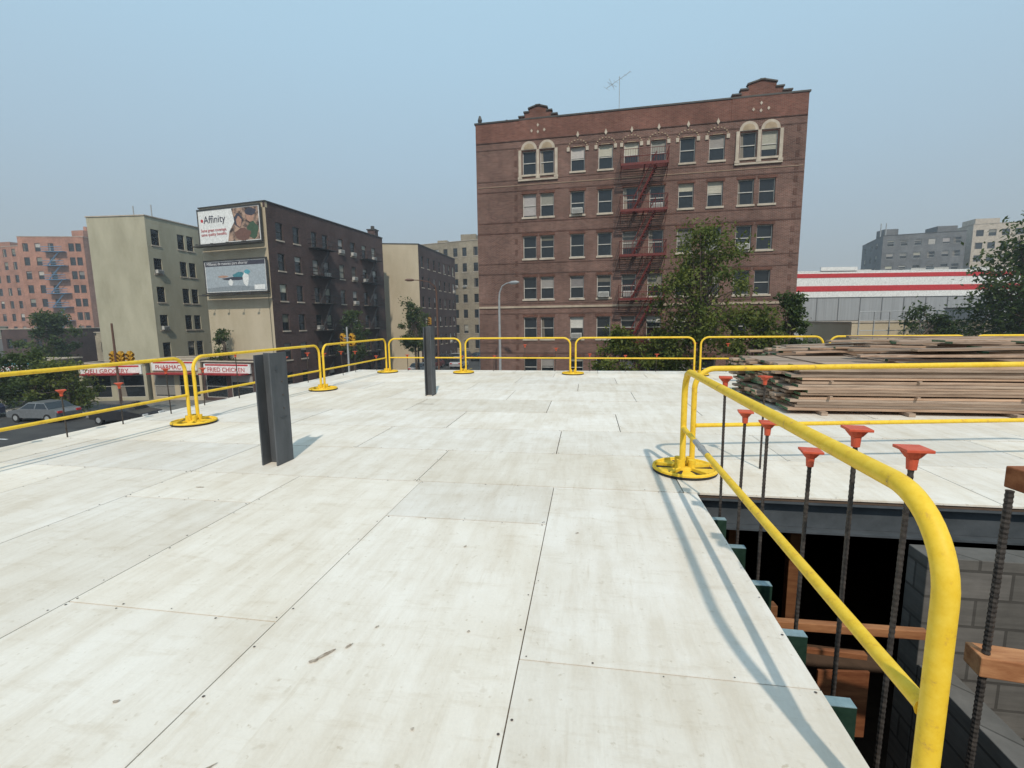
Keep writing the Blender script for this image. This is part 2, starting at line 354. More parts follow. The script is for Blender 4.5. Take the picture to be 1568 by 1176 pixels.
# ------------------------------------------------------------------ steel columns
def hcol(x,y,h,w=.27,dp=.27,rz=0.0):
    b=MB(); t=.016; 
    b.obox((-w/2,-dp/2,0),(t,0,0),(0,dp,0),(0,0,h-.02),'steel'); b.obox((w/2-t,-dp/2,0),(t,0,0),(0,dp,0),(0,0,h),'steel')
    b.obox((-w/2+t,-.006,0),(w-2*t,0,0),(0,.012,0),(0,0,h-.005),'steel')
    b.box((w/2+.004,.02,h*.42),(.006,.10,.008),'beam'); b.box((w/2+.004,-.05,h*.86),(.006,.03,.05),'beam')
    for q in (.5,.62,.74): b.tube([(w/2,.03,h*q),(w/2+.008,.03,h*q)],.009,'screw',8)
    o=b.build("steel_column",None,bevel=.003); o.location=(x,y,.001); o.rotation_euler=(0,0,rz)
hcol(-3.33,4.52,1.20,.19,.27,-.02); hcol(-3.2,9.25,1.42,.16,.24,0)

# ------------------------------------------------------------------ lumber pile
pile=empty("lumber_pile"); b=MB()
def plank(cx,cy,cz,L,wd,th,rz,rx=0):
    g=random.uniform(.72,1.32); h=random.uniform(-.06,.12); t=(g*(1+h),g,g*(1-h*.8))
    ca,sa=math.cos(rz),math.sin(rz); a=V((ca*L,sa*L,rx*L)); bb=V((-sa*wd,ca*wd,0))
    o=V((cx,cy,cz))-a/2-bb/2
    b.obox(o,a,bb,(0,0,th),'lumber',t)
    if random.random()<.65:
        gt=random.choice([(.25,.65,.45),(.2,.5,.35),(.45,.8,.6),(1.3,1.25,1.1)])
        b.obox(o-a.normalized()*.003+V((0,0,.002)),a.normalized()*.003,bb,(0,0,th-.004),'lumber',gt)
z=.06
for sx in (3.6,4.8,6.2): b.box((sx,8.9,.03),(.09,2.3,.058),'lumber')
lay=0
while z<.76:
    y=7.85
    while y<10.0:
        wd=random.choice([.19,.235,.24,.285]); L=3.75+random.uniform(-.2,.2)
        plank(5.12+random.uniform(-.10,.10)-(y-7.85)*.14,y+wd/2+random.uniform(-.02,.02),z+random.uniform(0,.003),L,wd,.04,random.uniform(-.008,.008),random.uniform(-.0008,.0008)); y+=wd+.006
    z+=.0435; lay+=1
    if lay%5==0:
        for sx in (3.7,4.9,6.3): b.box((sx,8.9,z+.01),(.04,2.2,.02),'lumber')
        z+=.021
z2=.04
while z2<.86:
    y=10.3
    while y<11.4:
        plank(6.1+random.uniform(-.2,.2),y+.12,z2,4.4+random.uniform(-.3,.3),.235,.04,random.uniform(-.01,.01)); y+=.24
    z2+=.047
for i in range(44):
    plank(random.uniform(5.6,8.0),random.uniform(8.2,11.2),.78+i*.0062,random.uniform(1.8,3.8),random.choice([.09,.14,.19,.24]),.036,random.uniform(-.25,.25),random.uniform(-.025,.025))
b.build("planks",pile,bevel=.003)

# ------------------------------------------------------------------ ground, roads
g=MB(); g.face([(-900,-300,ZG),(900,-300,ZG),(900,1500,ZG),(-900,1500,ZG)],'conc',(.6,.6,.58)); g.build("ground")
g=MB(); z=ZG+.004
g.face([(-400,17,z),(400,17,z),(400,30,z),(-400,30,z)],'asphalt'); g.build("road")
g=MB(); z=ZG+.008
g.face([(-24,-60,z),(-10.5,-60,z),(-10.5,17,z),(-10.5,400,z),(-24,400,z)],'asphalt'); g.build("road")
g=MB(); z=ZG+.014
for x in range(-390,390,9):
    if not -26<x<-8: g.face([(x,23.4,z),(x+3,23.4,z),(x+3,23.55,z),(x,23.55,z)],'white')
for y in range(34,390,8): g.face([(-17.3,y,z),(-17.15,y,z),(-17.15,y+3,z),(-17.3,y+3,z)],'yline')
for i in range(12): g.face([(-23.4+i*1.1,31,z),(-22.8+i*1.1,31,z),(-22.8+i*1.1,34,z),(-23.4+i*1.1,34,z)],'white')
g.build("road_markings")
for (x0,y0,x1,y1) in ((-400,14.5,-24,17),(-10.5,14.5,400,17),(-400,30,-24,33),(-10.5,30,400,35),(-26.5,38,-24,400),(-10.5,35,-8.3,400)):
    g=MB(); g.obox((x0,y0,ZG),(x1-x0,0,0),(0,y1-y0,0),(0,0,.13),'walk'); g.build("sidewalk")

# ------------------------------------------------------------------ buildings
def wall(W,P0,P1,z0,z1,wins,k,fr='frame',depth=.16,sill='stone',blinds=.5,acp=.12,seed=1,lintel=None):
    rnd=random.Random(seed)
    P0=V((P0[0],P0[1],0)); P1=V((P1[0],P1[1],0)); L=(P1-P0).length; u=(P1-P0)/L; n=V((u.y,-u.x,0)); Zv=V((0,0,1))
    pt=lambda s,z,dd=0: P0+u*s+Zv*z-n*dd
    ss=sorted(set([0,L]+[round(c[0]+d_*c[2]/2,3) for c in wins for d_ in (-1,1)])); zz=sorted(set([z0,z1]+[round(c[1]+d_*c[3]/2,3) for c in wins for d_ in (-1,1)]))
    for i in range(len(ss)-1):
        for j in range(len(zz)-1):
            cs=(ss[i]+ss[i+1])/2; cz=(zz[j]+zz[j+1])/2
            if any(abs(cs-c[0])<c[2]/2 and abs(cz-c[1])<c[3]/2 for c in wins): continue
            W['wall'].face([pt(ss[i],zz[j]),pt(ss[i+1],zz[j]),pt(ss[i+1],zz[j+1]),pt(ss[i],zz[j+1])],k)
    for c in wins:
        s0,s1,a,b_=c[0]-c[2]/2,c[0]+c[2]/2,c[1]-c[3]/2,c[1]+c[3]/2
        D=depth
        for q in ([(s0,a,0),(s0,b_,0),(s0,b_,D),(s0,a,D)],[(s1,a,0),(s1,a,D),(s1,b_,D),(s1,b_,0)],[(s0,b_,0),(s1,b_,0),(s1,b_,D),(s0,b_,D)],[(s0,a,0),(s0,a,D),(s1,a,D),(s1,a,0)]):
            W['wall'].face([pt(*x) for x in q],k)
        ti=rnd.uniform(-.02,.02)
        W['glass'].face([pt(s0,a,D),pt(s1,a,D+ti*.4),pt(s1,b_,D+ti),pt(s0,b_,D+ti*.6)],'glass')
        ft=.05; F=W['frame']
        def bx(sa,sb,za,zb,d0,d1,kk,tgt): tgt.obox(pt(sa,za,d1),u*(sb-sa),n*(d1-d0),Zv*(zb-za),kk)
        bx(s0,s0+ft,a,b_,D-.06,D-.023,fr,F); bx(s1-ft,s1,a,b_,D-.06,D-.023,fr,F); bx(s0+ft,s1-ft,b_-ft,b_,D-.06,D-.023,fr,F); bx(s0+ft,s1-ft,a,a+ft,D-.06,D-.023,fr,F)
        mz=(a+b_)/2; bx(s0+ft,s1-ft,mz-.025,mz+.025,D-.07,D-.024,fr,F)
        r=rnd.random()
        if r<blinds:
            full=rnd.choice([.22,.3,.45,.5,.5,.7,.95]); lo=b_-full*(b_-a)+ft*(full>.9); t=rnd.choice([rnd.uniform(.25,.6),rnd.uniform(.6,1.15)])
            W['glass'].face([pt(s0+ft,lo,D-.021),pt(s1-ft,lo,D-.021),pt(s1-ft,b_-ft,D-.021),pt(s0+ft,b_-ft,D-.021)],'blind',(t,t*rnd.uniform(.93,1),t*rnd.uniform(.82,1)))
        elif r<blinds+.15:
            w_=(s1-s0)*rnd.uniform(.2,.4); t=rnd.uniform(.2,.7)
            W['glass'].face([pt(s0+ft,a+ft,D-.021),pt(s0+w_,a+ft,D-.021),pt(s0+w_*.7,b_-ft,D-.021),pt(s0+ft,b_-ft,D-.021)],'blind',(t,t*.9,t*.8))
        if rnd.random()<acp:
            ac=W['trim']; ac.obox(pt(s0+.12,a+.04,D-.02),u*(s1-s0-.24),n*.42,Zv*.38,'ac')
            for q in range(5): ac.obox(pt(s0+.16,a+.08+q*.06,D-.443),u*(s1-s0-.32),n*.004,Zv*.025,'dframe')
        if sill: bx(s0-.08,s1+.08,a-.13,a-.002,-.07,.0-.002,sill,W['trim'])
        if lintel: bx(s0-.1,s1+.1,b_+.002,b_+.22,-.025,-.002,lintel,W['trim'])
def newW(): return dict(wall=MB(),glass=MB(),frame=MB(),trim=MB())
def fin(W,name):
    e=empty(name)
    for k,nm in (('wall','walls'),('glass','window_panes'),('frame','window_frames'),('trim','trim')):
        if W[k].f: W[k].build(nm,e)
    return e
def block(W,fp,z0,z1,k,sides,parapet=.5,cop='stone',**kw):
    n=len(fp)
    for i in range(n):
        a,b_=fp[i],fp[(i+1)%n]
        kk=k[i] if isinstance(k,(list,tuple)) else k
        wall(W,a,b_,z0,z1,sides[i] if i<len(sides) else [],kk,seed=i*17+int(abs(a[0])*3)+3,**kw)
    W['wall'].face([(p_[0],p_[1],z1-parapet) for p_ in fp],'roof')
    for i in range(n):
        a=V((*fp[i],0)); b_=V((*fp[(i+1)%n],0)); u=(b_-a).normalized(); nn=V((u.y,-u.x,0)); L=(b_-a).length
        W['wall'].obox(a+V((0,0,z1-parapet))-nn*.25,u*L,nn*.24,V((0,0,parapet-.002)),kk if not isinstance(k,(list,tuple)) else k[i])
        W['trim'].obox(a-u*.06+V((0,0,z1+.002*(i%2)))-nn*.28,u*(L+.12),nn*.36,V((0,0,.10)),cop)
def grid(ss,zs,w=.95,h=1.5): return [(s,z_,w,h) for s in ss for z_ in zs]

# --- main brick apartment house
W=newW(); A=(-8.18,35.48); B=(13.69,34.43); ZR=15.62
L=math.hypot(B[0]-A[0],B[1]-A[1]); k_=lambda x:(x-A[0])/(B[0]-A[0])*L
colx=[-4.25,-2.97,-.80,1.12,2.85,4.62,6.5,8.35,10.25,11.55]
zs=[12.72-2.94*i for i in range(6)]
wins=[(k_(x),z_,.98,1.6) for x in colx for z_ in zs]+[(k_(x),-4.4,1.6,1.5) for x in (-6,-3,1,4.5,8,11)]
C=(B[0]+.5,B[1]+16); D=(A[0]+.5,A[1]+16)
block(W,[A,B,C,D],ZG,ZR,'brick',[wins,[],[],[]],cop='dframe',blinds=.5,acp=.13,depth=.2)
u=V((B[0]-A[0],B[1]-A[1],0)).normalized(); n=V((u.y,-u.x,0)); A3=V((*A,0)); T=W['trim']
def fb(x0,x1,z0,z1,d0,d1,kk,t=(1,1,1)):
    T.obox(A3+u*k_(x0)+V((0,0,z0))+n*d0,u*(k_(x1)-k_(x0)),n*(d1-d0),V((0,0,z1-z0)),kk,t)
def poly(pts,d0,d1,kk,t=(1,1,1)):
    f0=[A3+u*k_(x)+V((0,0,z_))+n*d0 for x,z_ in pts]; f1=[p_+n*(d1-d0) for p_ in f0]
    T.face(f1,kk,t); 
    for i in range(len(pts)):
        j=(i+1)%len(pts); T.face([f1[i],f0[i],f0[j],f1[j]],kk,t)
    T.face(f0[::-1],kk,t)
for gx,hw,rise in ((-3.6,1.35,.85),(10.9,1.75,.95)):
    prof=[(gx-hw,14.3),(gx+hw,14.3),(gx+hw,ZR+.18),(gx+hw*.72,ZR+.18),(gx+hw*.72,ZR+.45),(gx+hw*.48,ZR+.45),(gx+hw*.48,ZR+rise*.78),(gx+.12,ZR+rise),(gx-.12,ZR+rise),(gx-hw*.48,ZR+rise*.78),(gx-hw*.48,ZR+.45),(gx-hw*.72,ZR+.45),(gx-hw*.72,ZR+.18),(gx-hw,ZR+.18)]
    poly(prof,-.25,.06,'brick2')
    for i in range(2,len(prof)-1):
        (xa,za),(xb,zb)=prof[i],prof[i+1]
        lo,hi=min(xa,xb),max(xa,xb)
        if hi-lo>.05:
            zl=za if xa<xb else zb; zh=zb if xa<xb else za
            p0=A3+u*k_(lo-.05)+V((0,0,zl+.003))-n*.28; p1=A3+u*k_(hi+.05)+V((0,0,zh+.003))-n*.28
            T.obox(p0,p1-p0,n*.42,V((0,0,.09)),'dframe')
    for q,zz in ((0,15.2),(0,14.75),(-.45,14.85),(.45,14.85)):
        poly([(gx+q-.09,zz),(gx+q,zz-.12),(gx+q+.09,zz),(gx+q,zz+.12)],.062,.09,'stone')
fb(-8.15,13.66,14.32,15.6,.002,.035,'brick2')
fb(-8.15,13.66,14.26,14.32,.002,.05,'brick',(.7,.7,.7))
for i in range(6):
    zz=zs[i]+.78; fb(-8.15,13.66,zz+.26,zz+.33,.002,.022,'brick',(.68,.65,.65)); 
    zz=zs[i]-.78; fb(-8.15,13.66,zz-.36,zz-.30,.002,.022,'brick',(.72,.7,.7))
fb(-8.18,13.69,2.45,2.60,.004,.07,'stone',(.85,.8,.75)); fb(-8.1,13.6,11.2,11.26,.004,.03,'stone',(.6,.5,.45))
for xq in (-5.35,13.1):
    for i in range(24): fb(xq,xq+.22,-4.6+i*.78,-4.6+i*.78+.38,.003,.02,'brick',(.72,.66,.64))
def arch(cx,cz,r,kk,t=(1,1,1)):
    poly([(cx-r,cz)]+[(cx+r*math.cos(a),cz+r*math.sin(a)) for a in [math.pi*(i/10) for i in range(11)]][:-1],.004,.06,kk,t)
for (c1,c2) in ((-4.25,-2.97),(10.25,11.55)):
    for c in (c1,c2):
        arch(c,13.60,.58,'stone'); poly([(c-.38,13.64)]+[(c+.38*math.cos(a),13.64+.38*math.sin(a)) for a in [math.pi*i/8 for i in range(8)]],.062,.075,'stone',(.8,.72,.6))
    for x in (c1-.66,(c1+c2)/2,c2+.66): fb(x-.10,x+.10,11.75,13.58,.004,.10,'stone'); fb(x-.15,x+.15,11.6,11.75,.004,.14,'stone')
    fb(c1-.8,c2+.8,11.48,11.6,.004,.12,'stone')
for c in colx[2:8]:
    for i in range(9):
        a=math.pi*(i+.5)/9; r=.64; cx_,cz_=c+r*math.cos(a),13.52+r*.72*math.sin(a)
        fb(cx_-.04,cx_+.04,cz_-.035,cz_+.035,.004,.055,'stone',(.85,.75,.64))
    for q in (-.66,.66): fb(c+q-.10,c+q+.10,13.25,13.52,.004,.07,'stone')
    poly([(c-.10,14.3),(c,14.12),(c+.10,14.3),(c,14.55)],.052,.085,'stone')
    fb(c-.3,c+.3,13.53,13.57,.004,.05,'stone',(.8,.7,.6))
for i in range(1,6):
    for c in colx: fb(c-.58,c+.58,zs[i]+.805,zs[i]+1.0,.004,.03,'brick',(.75,.6,.55))
FX0,FX1=2.15,5.2
fe=MB()
def fp_(x,z_,d): return A3+u*k_(x)+V((0,0,z_))+n*d
def bar(a,b_,r=.02,kk='redmetal'): fe.tube([a,b_],r,kk,5,False)
for i in range(6):
    zz=zs[i]-.98
    if zz<-3.5: continue
    for q in range(9): d_=.12+q*.14; fe.obox(fp_(FX0,zz,d_),u*(k_(FX1)-k_(FX0)),n*.045,V((0,0,.03)),'redmetal')
    for q in (FX0,(FX0+FX1)/2,FX1-.05): fe.obox(fp_(q,zz-.06,0),u*.06,n*1.3,V((0,0,.055)),'redmetal'); bar(fp_(q+.03,zz-.7,.02),fp_(q+.03,zz-.05,1.1))
    fe.obox(fp_(FX0,zz-.10,1.26),u*(k_(FX1)-k_(FX0)),n*.05,V((0,0,.16)),'redmetal')
    for zr in (.45,.92):
        bar(fp_(FX0,zz+zr,1.3),fp_(FX1,zz+zr,1.3)); bar(fp_(FX0,zz+zr,0),fp_(FX0,zz+zr,1.3)); bar(fp_(FX1,zz+zr,0),fp_(FX1,zz+zr,1.3))
    for q in range(21): x=FX0+(FX1-FX0)*q/20; bar(fp_(x,zz,1.3),fp_(x,zz+.92,1.3),.009)
    for q in range(6): d_=1.3*q/6; bar(fp_(FX0,zz,d_),fp_(FX0,zz+.92,d_),.009); bar(fp_(FX1,zz,d_),fp_(FX1,zz+.92,d_),.009)
    if i<5:
        x0,x1=(FX0+.85,FX1-.75); za,zb=zz-2.94,zz
        for d_ in (.45,.95):
            fe.tube([fp_(x0,za,d_),fp_(x1,zb,d_)],.06,'redmetal',4,False); bar(fp_(x0,za+.8,d_),fp_(x1,zb+.8,d_),.018)
        for q in range(1,14):
            t=q/14; x=x0+(x1-x0)*t; fe.obox(fp_(x,za+(zb-za)*t,.45),u*.16,n*.5,V((0,0,.025)),'redmetal')
        bar(fp_(x0,za,.95),fp_(x0,za+.8,.95)); bar(fp_(x1,zb,.95),fp_(x1,zb+.8,.95))
hb=fin(W,"brick_apartment_building"); fe.build("fire_escape",hb)
m=MB(); ax,ay=2.15,38.0
m.tube([(ax,ay,15.1),(ax,ay,19.2)],.025,'pole',6); m.tube([(ax-.95,ay,18.45),(ax+.75,ay,19.45)],.018,'pole',5)
for i in range(6):
    t=i/5; c=V((ax-.95+1.7*t,ay,18.45+1.0*t)); l=.42-.27*t; m.tube([c-V((-.5*l,l,.8*l)),c+V((-.5*l,l,.8*l))],.011,'pole',4)
m.tube([(ax-.9,ay,18.9),(ax-.2,ay,18.5)],.012,'pole',4); m.tube([(ax-.75,ay,19.1),(ax-.35,ay,18.3)],.012,'pole',4)
m.build("tv_antenna")
for (x,zt) in ((-8.0,16.5),(-6.0,16.1),(.7,16.1),(-5.3,16.0)):
    m=MB(); m.tube([(x,36.2,15.0),(x,36.2,zt-.5)],.05,'pole',6); m.tube([(x,36.2,zt-.5),(x,36.2,zt-.3),(x,36.2,zt)],[.12,.17,.07],'dframe',8); m.build("roof_vent")

# --- left tan building A
W=newW(); fpA=[(-51.1,42.7),(-44.7,43.2),(-44.4,56),(-50.8,56)]; zA=[10.6-2.93*i for i in range(6)]
block(W,fpA,ZG,12.6,['stucco','stucco','stucco','stucco'],[[],grid([1.0],zA,.95,1.6)+grid([4.1,5.3],zA,.9,1.6)+grid([8.2,9.4],zA,.9,1.6),[],[]],cop='stone',fr='dframe',blinds=.2,acp=.1,sill='stone')
fin(W,"beige_apartment_building")
for x in (-47.8,-45.6):
    m=MB(); m.tube([(x,45,12),(x,45,14.1)],.06,'pole',6); m.build("roof_pipe")
# --- building B with billboards
W=newW(); p0,p1,p2=(-37.2,41.9),(-29.2,40.6),(-27.1,61.0); fpB=[p0,p1,p2,(-35.5,62)]
zB=[10.2-2.85*i for i in range(6)]; sB=[1.6,3.9,6.6,8.4,11.2,13.6,16.0,18.2]
block(W,fpB,ZG,12.6,['stucco2','dbrick','dbrick','dbrick'],[[],grid(sB,zB,.95,1.6),[],[]],cop='dframe',fr='dframe',blinds=.4,acp=.12)
hB=fin(W,"brown_apartment_building")
fe=MB(); uB=V((p2[0]-p1[0],p2[1]-p1[1],0)).normalized(); nB=V((uB.y,-uB.x,0)); oB=V((*p1,0))
for s0 in (5.6,15.0):
    for i,zz in enumerate(zB):
        zc=zz-.95; fe.obox(oB+uB*s0+V((0,0,zc)),uB*3.4,nB*1.1,V((0,0,.06)),'blkmetal')
        for zr in (.45,.9): fe.tube([oB+uB*s0+nB*1.1+V((0,0,zc+zr)),oB+uB*(s0+3.4)+nB*1.1+V((0,0,zc+zr))],.03,'blkmetal',4); fe.tube([oB+uB*s0+V((0,0,zc+zr)),oB+uB*s0+nB*1.1+V((0,0,zc+zr))],.03,'blkmetal',4)
        for q in range(12): a=oB+uB*(s0+3.4*q/11)+nB*1.1+V((0,0,zc)); fe.tube([a,a+V((0,0,.9))],.015,'blkmetal',4,False)
        if i<5: fe.tube([oB+uB*(s0+.5)+nB*.6+V((0,0,zc-2.85)),oB+uB*(s0+2.7)+nB*.6+V((0,0,zc))],.07,'blkmetal',4); fe.tube([oB+uB*(s0+.5)+nB*.9+V((0,0,zc-2.05)),oB+uB*(s0+2.7)+nB*.9+V((0,0,zc+.8))],.03,'blkmetal',4)
fe.build("fire_escape",hB)
m=MB(); m.box((-27.9,60.0,13.0),(1.0,1.0,1.0),'dbrick'); m.box((-27.9,60,13.5),(1.2,1.2,.12),'dframe'); m.tube([(-27.9,60,13.5),(-27.9,60,14.0)],.25,'dframe',8); m.build("chimney")
def txt(s,o,ux,size,mat,parent,name):
    cu=bpy.data.curves.new(name,'FONT'); cu.body=s; cu.size=size; cu.extrude=.004; cu.materials.append(M[mat])
    t=bpy.data.objects.new(name,cu); link(t); ux=V(ux).normalized(); up=V((0,0,1)); nn=ux.cross(up)
    t.matrix_world=Matrix.Translation(V(o))@Matrix((ux,up,nn)).transposed().to_4x4(); t.parent=parent; return t
def flat(name,c): 
    m,nt,b=newmat(name); b.inputs["Roughness"].default_value=.6; no=N(nt,"ShaderNodeTexNoise"); no.inputs["Scale"].default_value=2
    mx=N(nt,"ShaderNodeMix",data_type='RGBA',blend_type='MULTIPLY'); mx.inputs[0].default_value=.25; mx.inputs[6].default_value=(*c,1); nt.links.new(no.outputs[0],mx.inputs[7]); nt.links.new(mx.outputs[2],b.inputs["Base Color"]); return m
M['ad_dark']=noisy("poster_photo",(.05,.035,.03),(.45,.30,.22),1.6,.5,0,0,(1,1,1),5,.42,.6)
M['ad_green']=plain("poster_green",(.05,.09,.05),.5); M['ad_teal']=plain("poster_teal",(.10,.35,.42),.5); M['ad_grey']=plain("poster_grey",(.36,.40,.43),.5); M['ad_brown']=plain("poster_brown",(.16,.08,.06),.5)
M['ink']=plain("ink",(.05,.05,.07),.6); M['skin']=plain("poster_skin",(.42,.24,.17),.5); M['inkf']=flat("lettering_ink",(.05,.05,.08)); M['redf']=flat("lettering_red",(.5,.04,.05)); M['whitef']=flat("lettering_white",(.8,.8,.8))
uf=(V((*p1,0))-V((*p0,0))).normalized(); nf=V((uf.y,-uf.x,0)); of=V((*p0,0))
def bb(name,s0,s1,z0,z1,kind):
    e=empty(name); m=MB(); O=of+uf*s0+V((0,0,z0))+nf*.35; w_=s1-s0; h=z1-z0
    m.obox(O-nf*.12,uf*w_,nf*.12,V((0,0,h)),'white')
    for (a,b_,c,d_) in ((-.12,w_+.24,-.14,.13),(-.12,w_+.24,h+.01,.13)): m.obox(O+uf*a+V((0,0,c))-nf*.13,uf*b_,nf*.18,V((0,0,d_)),'dframe')
    for a in (-.12,w_): m.obox(O+uf*a-nf*.131,uf*.12,nf*.16,V((0,0,h)),'dframe')
    m.obox(O+uf*-.3+V((0,0,-.35)),uf*(w_+.6),nf*.75,V((0,0,.07)),'dframe')
    for q in range(4): m.obox(O+uf*(w_*(q+.5)/4)+V((0,0,-.3)),uf*.05,nf*1.2,V((0,0,.05)),'dframe'); m.obox(O+uf*(w_*(q+.5)/4-.1)+V((0,0,-.33))+nf*1.15,uf*.25,nf*.1,V((0,0,.1)),'dframe')
    m.build("panel",e,False)
    m=MB(); 
    def sh(pts,kk,dd,t=(1,1,1)): m.face([O+uf*(x*w_)+V((0,0,z_*h))+nf*dd for x,z_ in pts],kk,t)
    def blob(cx,cz,rx,rz_,kk,dd,t=(1,1,1),n_=14): sh([(cx+rx*math.cos(2*math.pi*i/n_)*(1+.12*math.sin(i*2.3)),cz+rz_*math.sin(2*math.pi*i/n_)*(1+.12*math.cos(i*1.7))) for i in range(n_)],kk,dd,t)
    if kind==0:
        sh([(.47,.02),(.985,.02),(.985,.98),(.56,.98),(.60,.6),(.5,.3)],'ad_dark',.004)
        blob(.88,.3,.09,.25,'ad_green',.008); blob(.66,.62,.07,.2,'ink',.008); blob(.67,.58,.045,.15,'skin',.012); blob(.72,.2,.13,.18,'ad_brown',.010); blob(.85,.72,.07,.18,'skin',.008); blob(.86,.84,.09,.11,'ink',.010)
        blob(.06,.70,.022,.05,'red',.006)
    else:
        sh([(.01,.02),(.99,.02),(.99,.98),(.01,.98)],'ad_grey',.004)
        sh([(.01,.84),(.99,.84),(.99,.98),(.01,.98)],'ink',.006)
        sh([(.01,.02),(.99,.02),(.99,.12),(.5,.2),(.01,.14)],'ad_grey',.006,(.7,.7,.7))
        blob(.58,.5,.12,.12,'ad_teal',.008,(.6,.6,.6)); blob(.5,.42,.22,.05,'ink',.010); blob(.67,.40,.05,.22,'white',.012); blob(.42,.3,.04,.1,'white',.012); blob(.3,.5,.09,.035,'skin',.008); blob(.7,.62,.05,.07,'ad_teal',.014)
        sh([(.80,.05),(.97,.05),(.97,.2),(.80,.2)],'white',.010)
    m.build("poster",e)
    if kind==0:
        txt("Affinity",O+uf*w_*.09+V((0,0,h*.62))+nf*.02,uf,.95,'inkf',e,"headline")
        txt("Same great coverage,\nsame quality benefits.",O+uf*w_*.03+V((0,0,h*.36))+nf*.02,uf,.38,'redf',e,"caption")
    else: txt("Millones de razones para ahorrar",O+uf*w_*.04+V((0,0,h*.875))+nf*.02,uf,.38,'whitef',e,"headline")
bb("billboard",.25,7.75,9.2,12.25,0); bb("billboard",.5,8.0,4.6,7.5,1)
m=MB(); m.tube([of+uf*7.8+nf*.1+V((0,0,5)),of+uf*7.9+nf*.1+V((0,0,-4))],.02,'dframe',4); m.build("wall_cable")
# --- C
W=newW(); q0,q1,q2=(-31.5,64.3),(-24.2,66.6),(-23.7,84); zC=[10.3-2.9*i for i in range(6)]
block(W,[q0,q1,q2,(-31,84)],ZG,12.6,['stucco2','dbrick','dbrick','dbrick'],[[],grid([1.5,4,6.5,9,11.5,14,16.3],zC,.95,1.6),[],[]],cop='dframe',blinds=.4,fr='dframe')
fin(W,"corner_apartment_building")
# --- D far tan
W=newW(); zD=[14.6-2.9*i for i in range(7)]
block(W,[(-34,92),(-19.4,88),(-15,110),(-30,114)],ZG,16.6,'tbrick',[grid([1.2,3,5,7,9.2,11.2,13.6],zD,.95,1.6),grid([2,5,8,11,14,17],zD,.95,1.6),[],[]],cop='stone',blinds=.2,fr='dframe',acp=.05)
W['trim'].box((-23,93,17.3),(3,3,1.9),'tbrick'); W['trim'].box((-29,95,17),(2,2,1.4),'tbrick')
fin(W,"tan_apartment_building")
# --- orange brick
W=newW(); zE=[18.2-2.9*i for i in range(9)]
block(W,[(-119,84.6),(-106.5,87.8),(-109,104),(-122,101)],ZG,20.4,'obrick',[grid([1.4,3.8,6.4,10.4,11.8],zE,1.1,1.7),grid([3,6,9,12],zE,1.1,1.5),[],[]],cop='stone',blinds=.2,fr='dframe',sill=None,acp=0)
W['trim'].box((-111,92,21.4),(3,3,2.0),'obrick'); W['trim'].tube([(-110.5,92,22.2),(-110.5,92,23.4)],.4,'obrick',8)
e=fin(W,"orange_brick_building"); fe=MB(); o_=V((-119,84.6,0)); ue=V((12.5,3.2,0)).normalized(); ne=V((ue.y,-ue.x,0))
for zz in zE[:8]:
    fe.obox(o_+ue*5.2+V((0,0,zz-1)),ue*4.2,ne*1.2,V((0,0,.12)),'blumetal')
    for zr in (.5,1.0): fe.tube([o_+ue*5.2+ne*1.2+V((0,0,zz-1+zr)),o_+ue*9.4+ne*1.2+V((0,0,zz-1+zr))],.06,'blumetal',4)
    fe.tube([o_+ue*5.8+ne*.8+V((0,0,zz-3.9)),o_+ue*8.4+ne*.8+V((0,0,zz-1))],.12,'blumetal',4)
fe.build("fire_escape",e)
W=newW()
block(W,[(-152,92),(-126.5,90),(-125,104),(-150,108)],ZG,19.6,'obrick',[grid([3,6,9,12,15,18,21,23.8],zE,1.2,1.7),[],[],[]],cop='stone',blinds=.2,fr='dframe',sill=None,acp=0); 
W['trim'].box((-135,95,20.4),(4,4,1.6),'obrick')
fin(W,"orange_brick_building")
# --- towers at right
W=newW(); zF=[17.8-2.8*i for i in range(8)]
block(W,[(66,122),(80.5,119),(84,135),(70,138)],ZG,19.6,'gbrick',[grid([1.5,4,6.5,9,11.5,13.4],zF,1.3,1.3),[],[],grid([3,8,12],zF,1.2,1.3)],cop='dframe',blinds=.5,sill=None,acp=0); W['trim'].box((70,128,20.5),(3,3,2.5),'gbrick'); W['trim'].box((80,126,20.6),(4,4,2),'gbrick')
for q in (67.5,68.6): W['trim'].tube([(q,126,19),(q,126,23)],.12,'pole',5)
fin(W,"dark_grey_tower")
W=newW()
block(W,[(86.5,126),(101,124),(104,140),(88,142)],ZG,22,'stone',[grid([1.3,3.6,6,8.4,10.8,13.2],[20-2.8*i for i in range(9)],1.4,1.4),[],[],[]],cop='stone',blinds=.3,fr='dframe',sill=None,acp=0)
W['trim'].box((92,132,22.9),(5,4,2),'stone')
fin(W,"white_apartment_tower")
# --- red striped store
W=newW(); SX0,SX1,SY=23.0,66.0,58.0
fpS=[(SX0,SY),(SX1,SY+6),(SX1,SY+30),(SX0,SY+26)]
block(W,fpS,ZG,6.5,['gpanel']*4,[[],[],[],[]],cop='white',parapet=.4)
us=V((SX1-SX0,6,0)).normalized(); ns_=V((us.y,-us.x,0)); os_=V((SX0,SY,0)); Ls=math.hypot(SX1-SX0,6)
for (a,b_,kk,pr) in ((6.3,6.48,'white',.10),(5.85,6.3,'red',.13),(4.95,5.85,'white',.10),(4.35,4.95,'red',.13),(3.7,4.35,'white',.1)):
    W['trim'].obox(os_+V((0,0,a+.001)),us*Ls,ns_*pr,V((0,0,b_-a-.002)),kk)
for q in range(int(Ls/2.4)): W['trim'].obox(os_+us*(q*2.4)+V((0,0,-2)),us*.08,ns_*.06,V((0,0,5.6)),'gpanel',(.6,.6,.6))
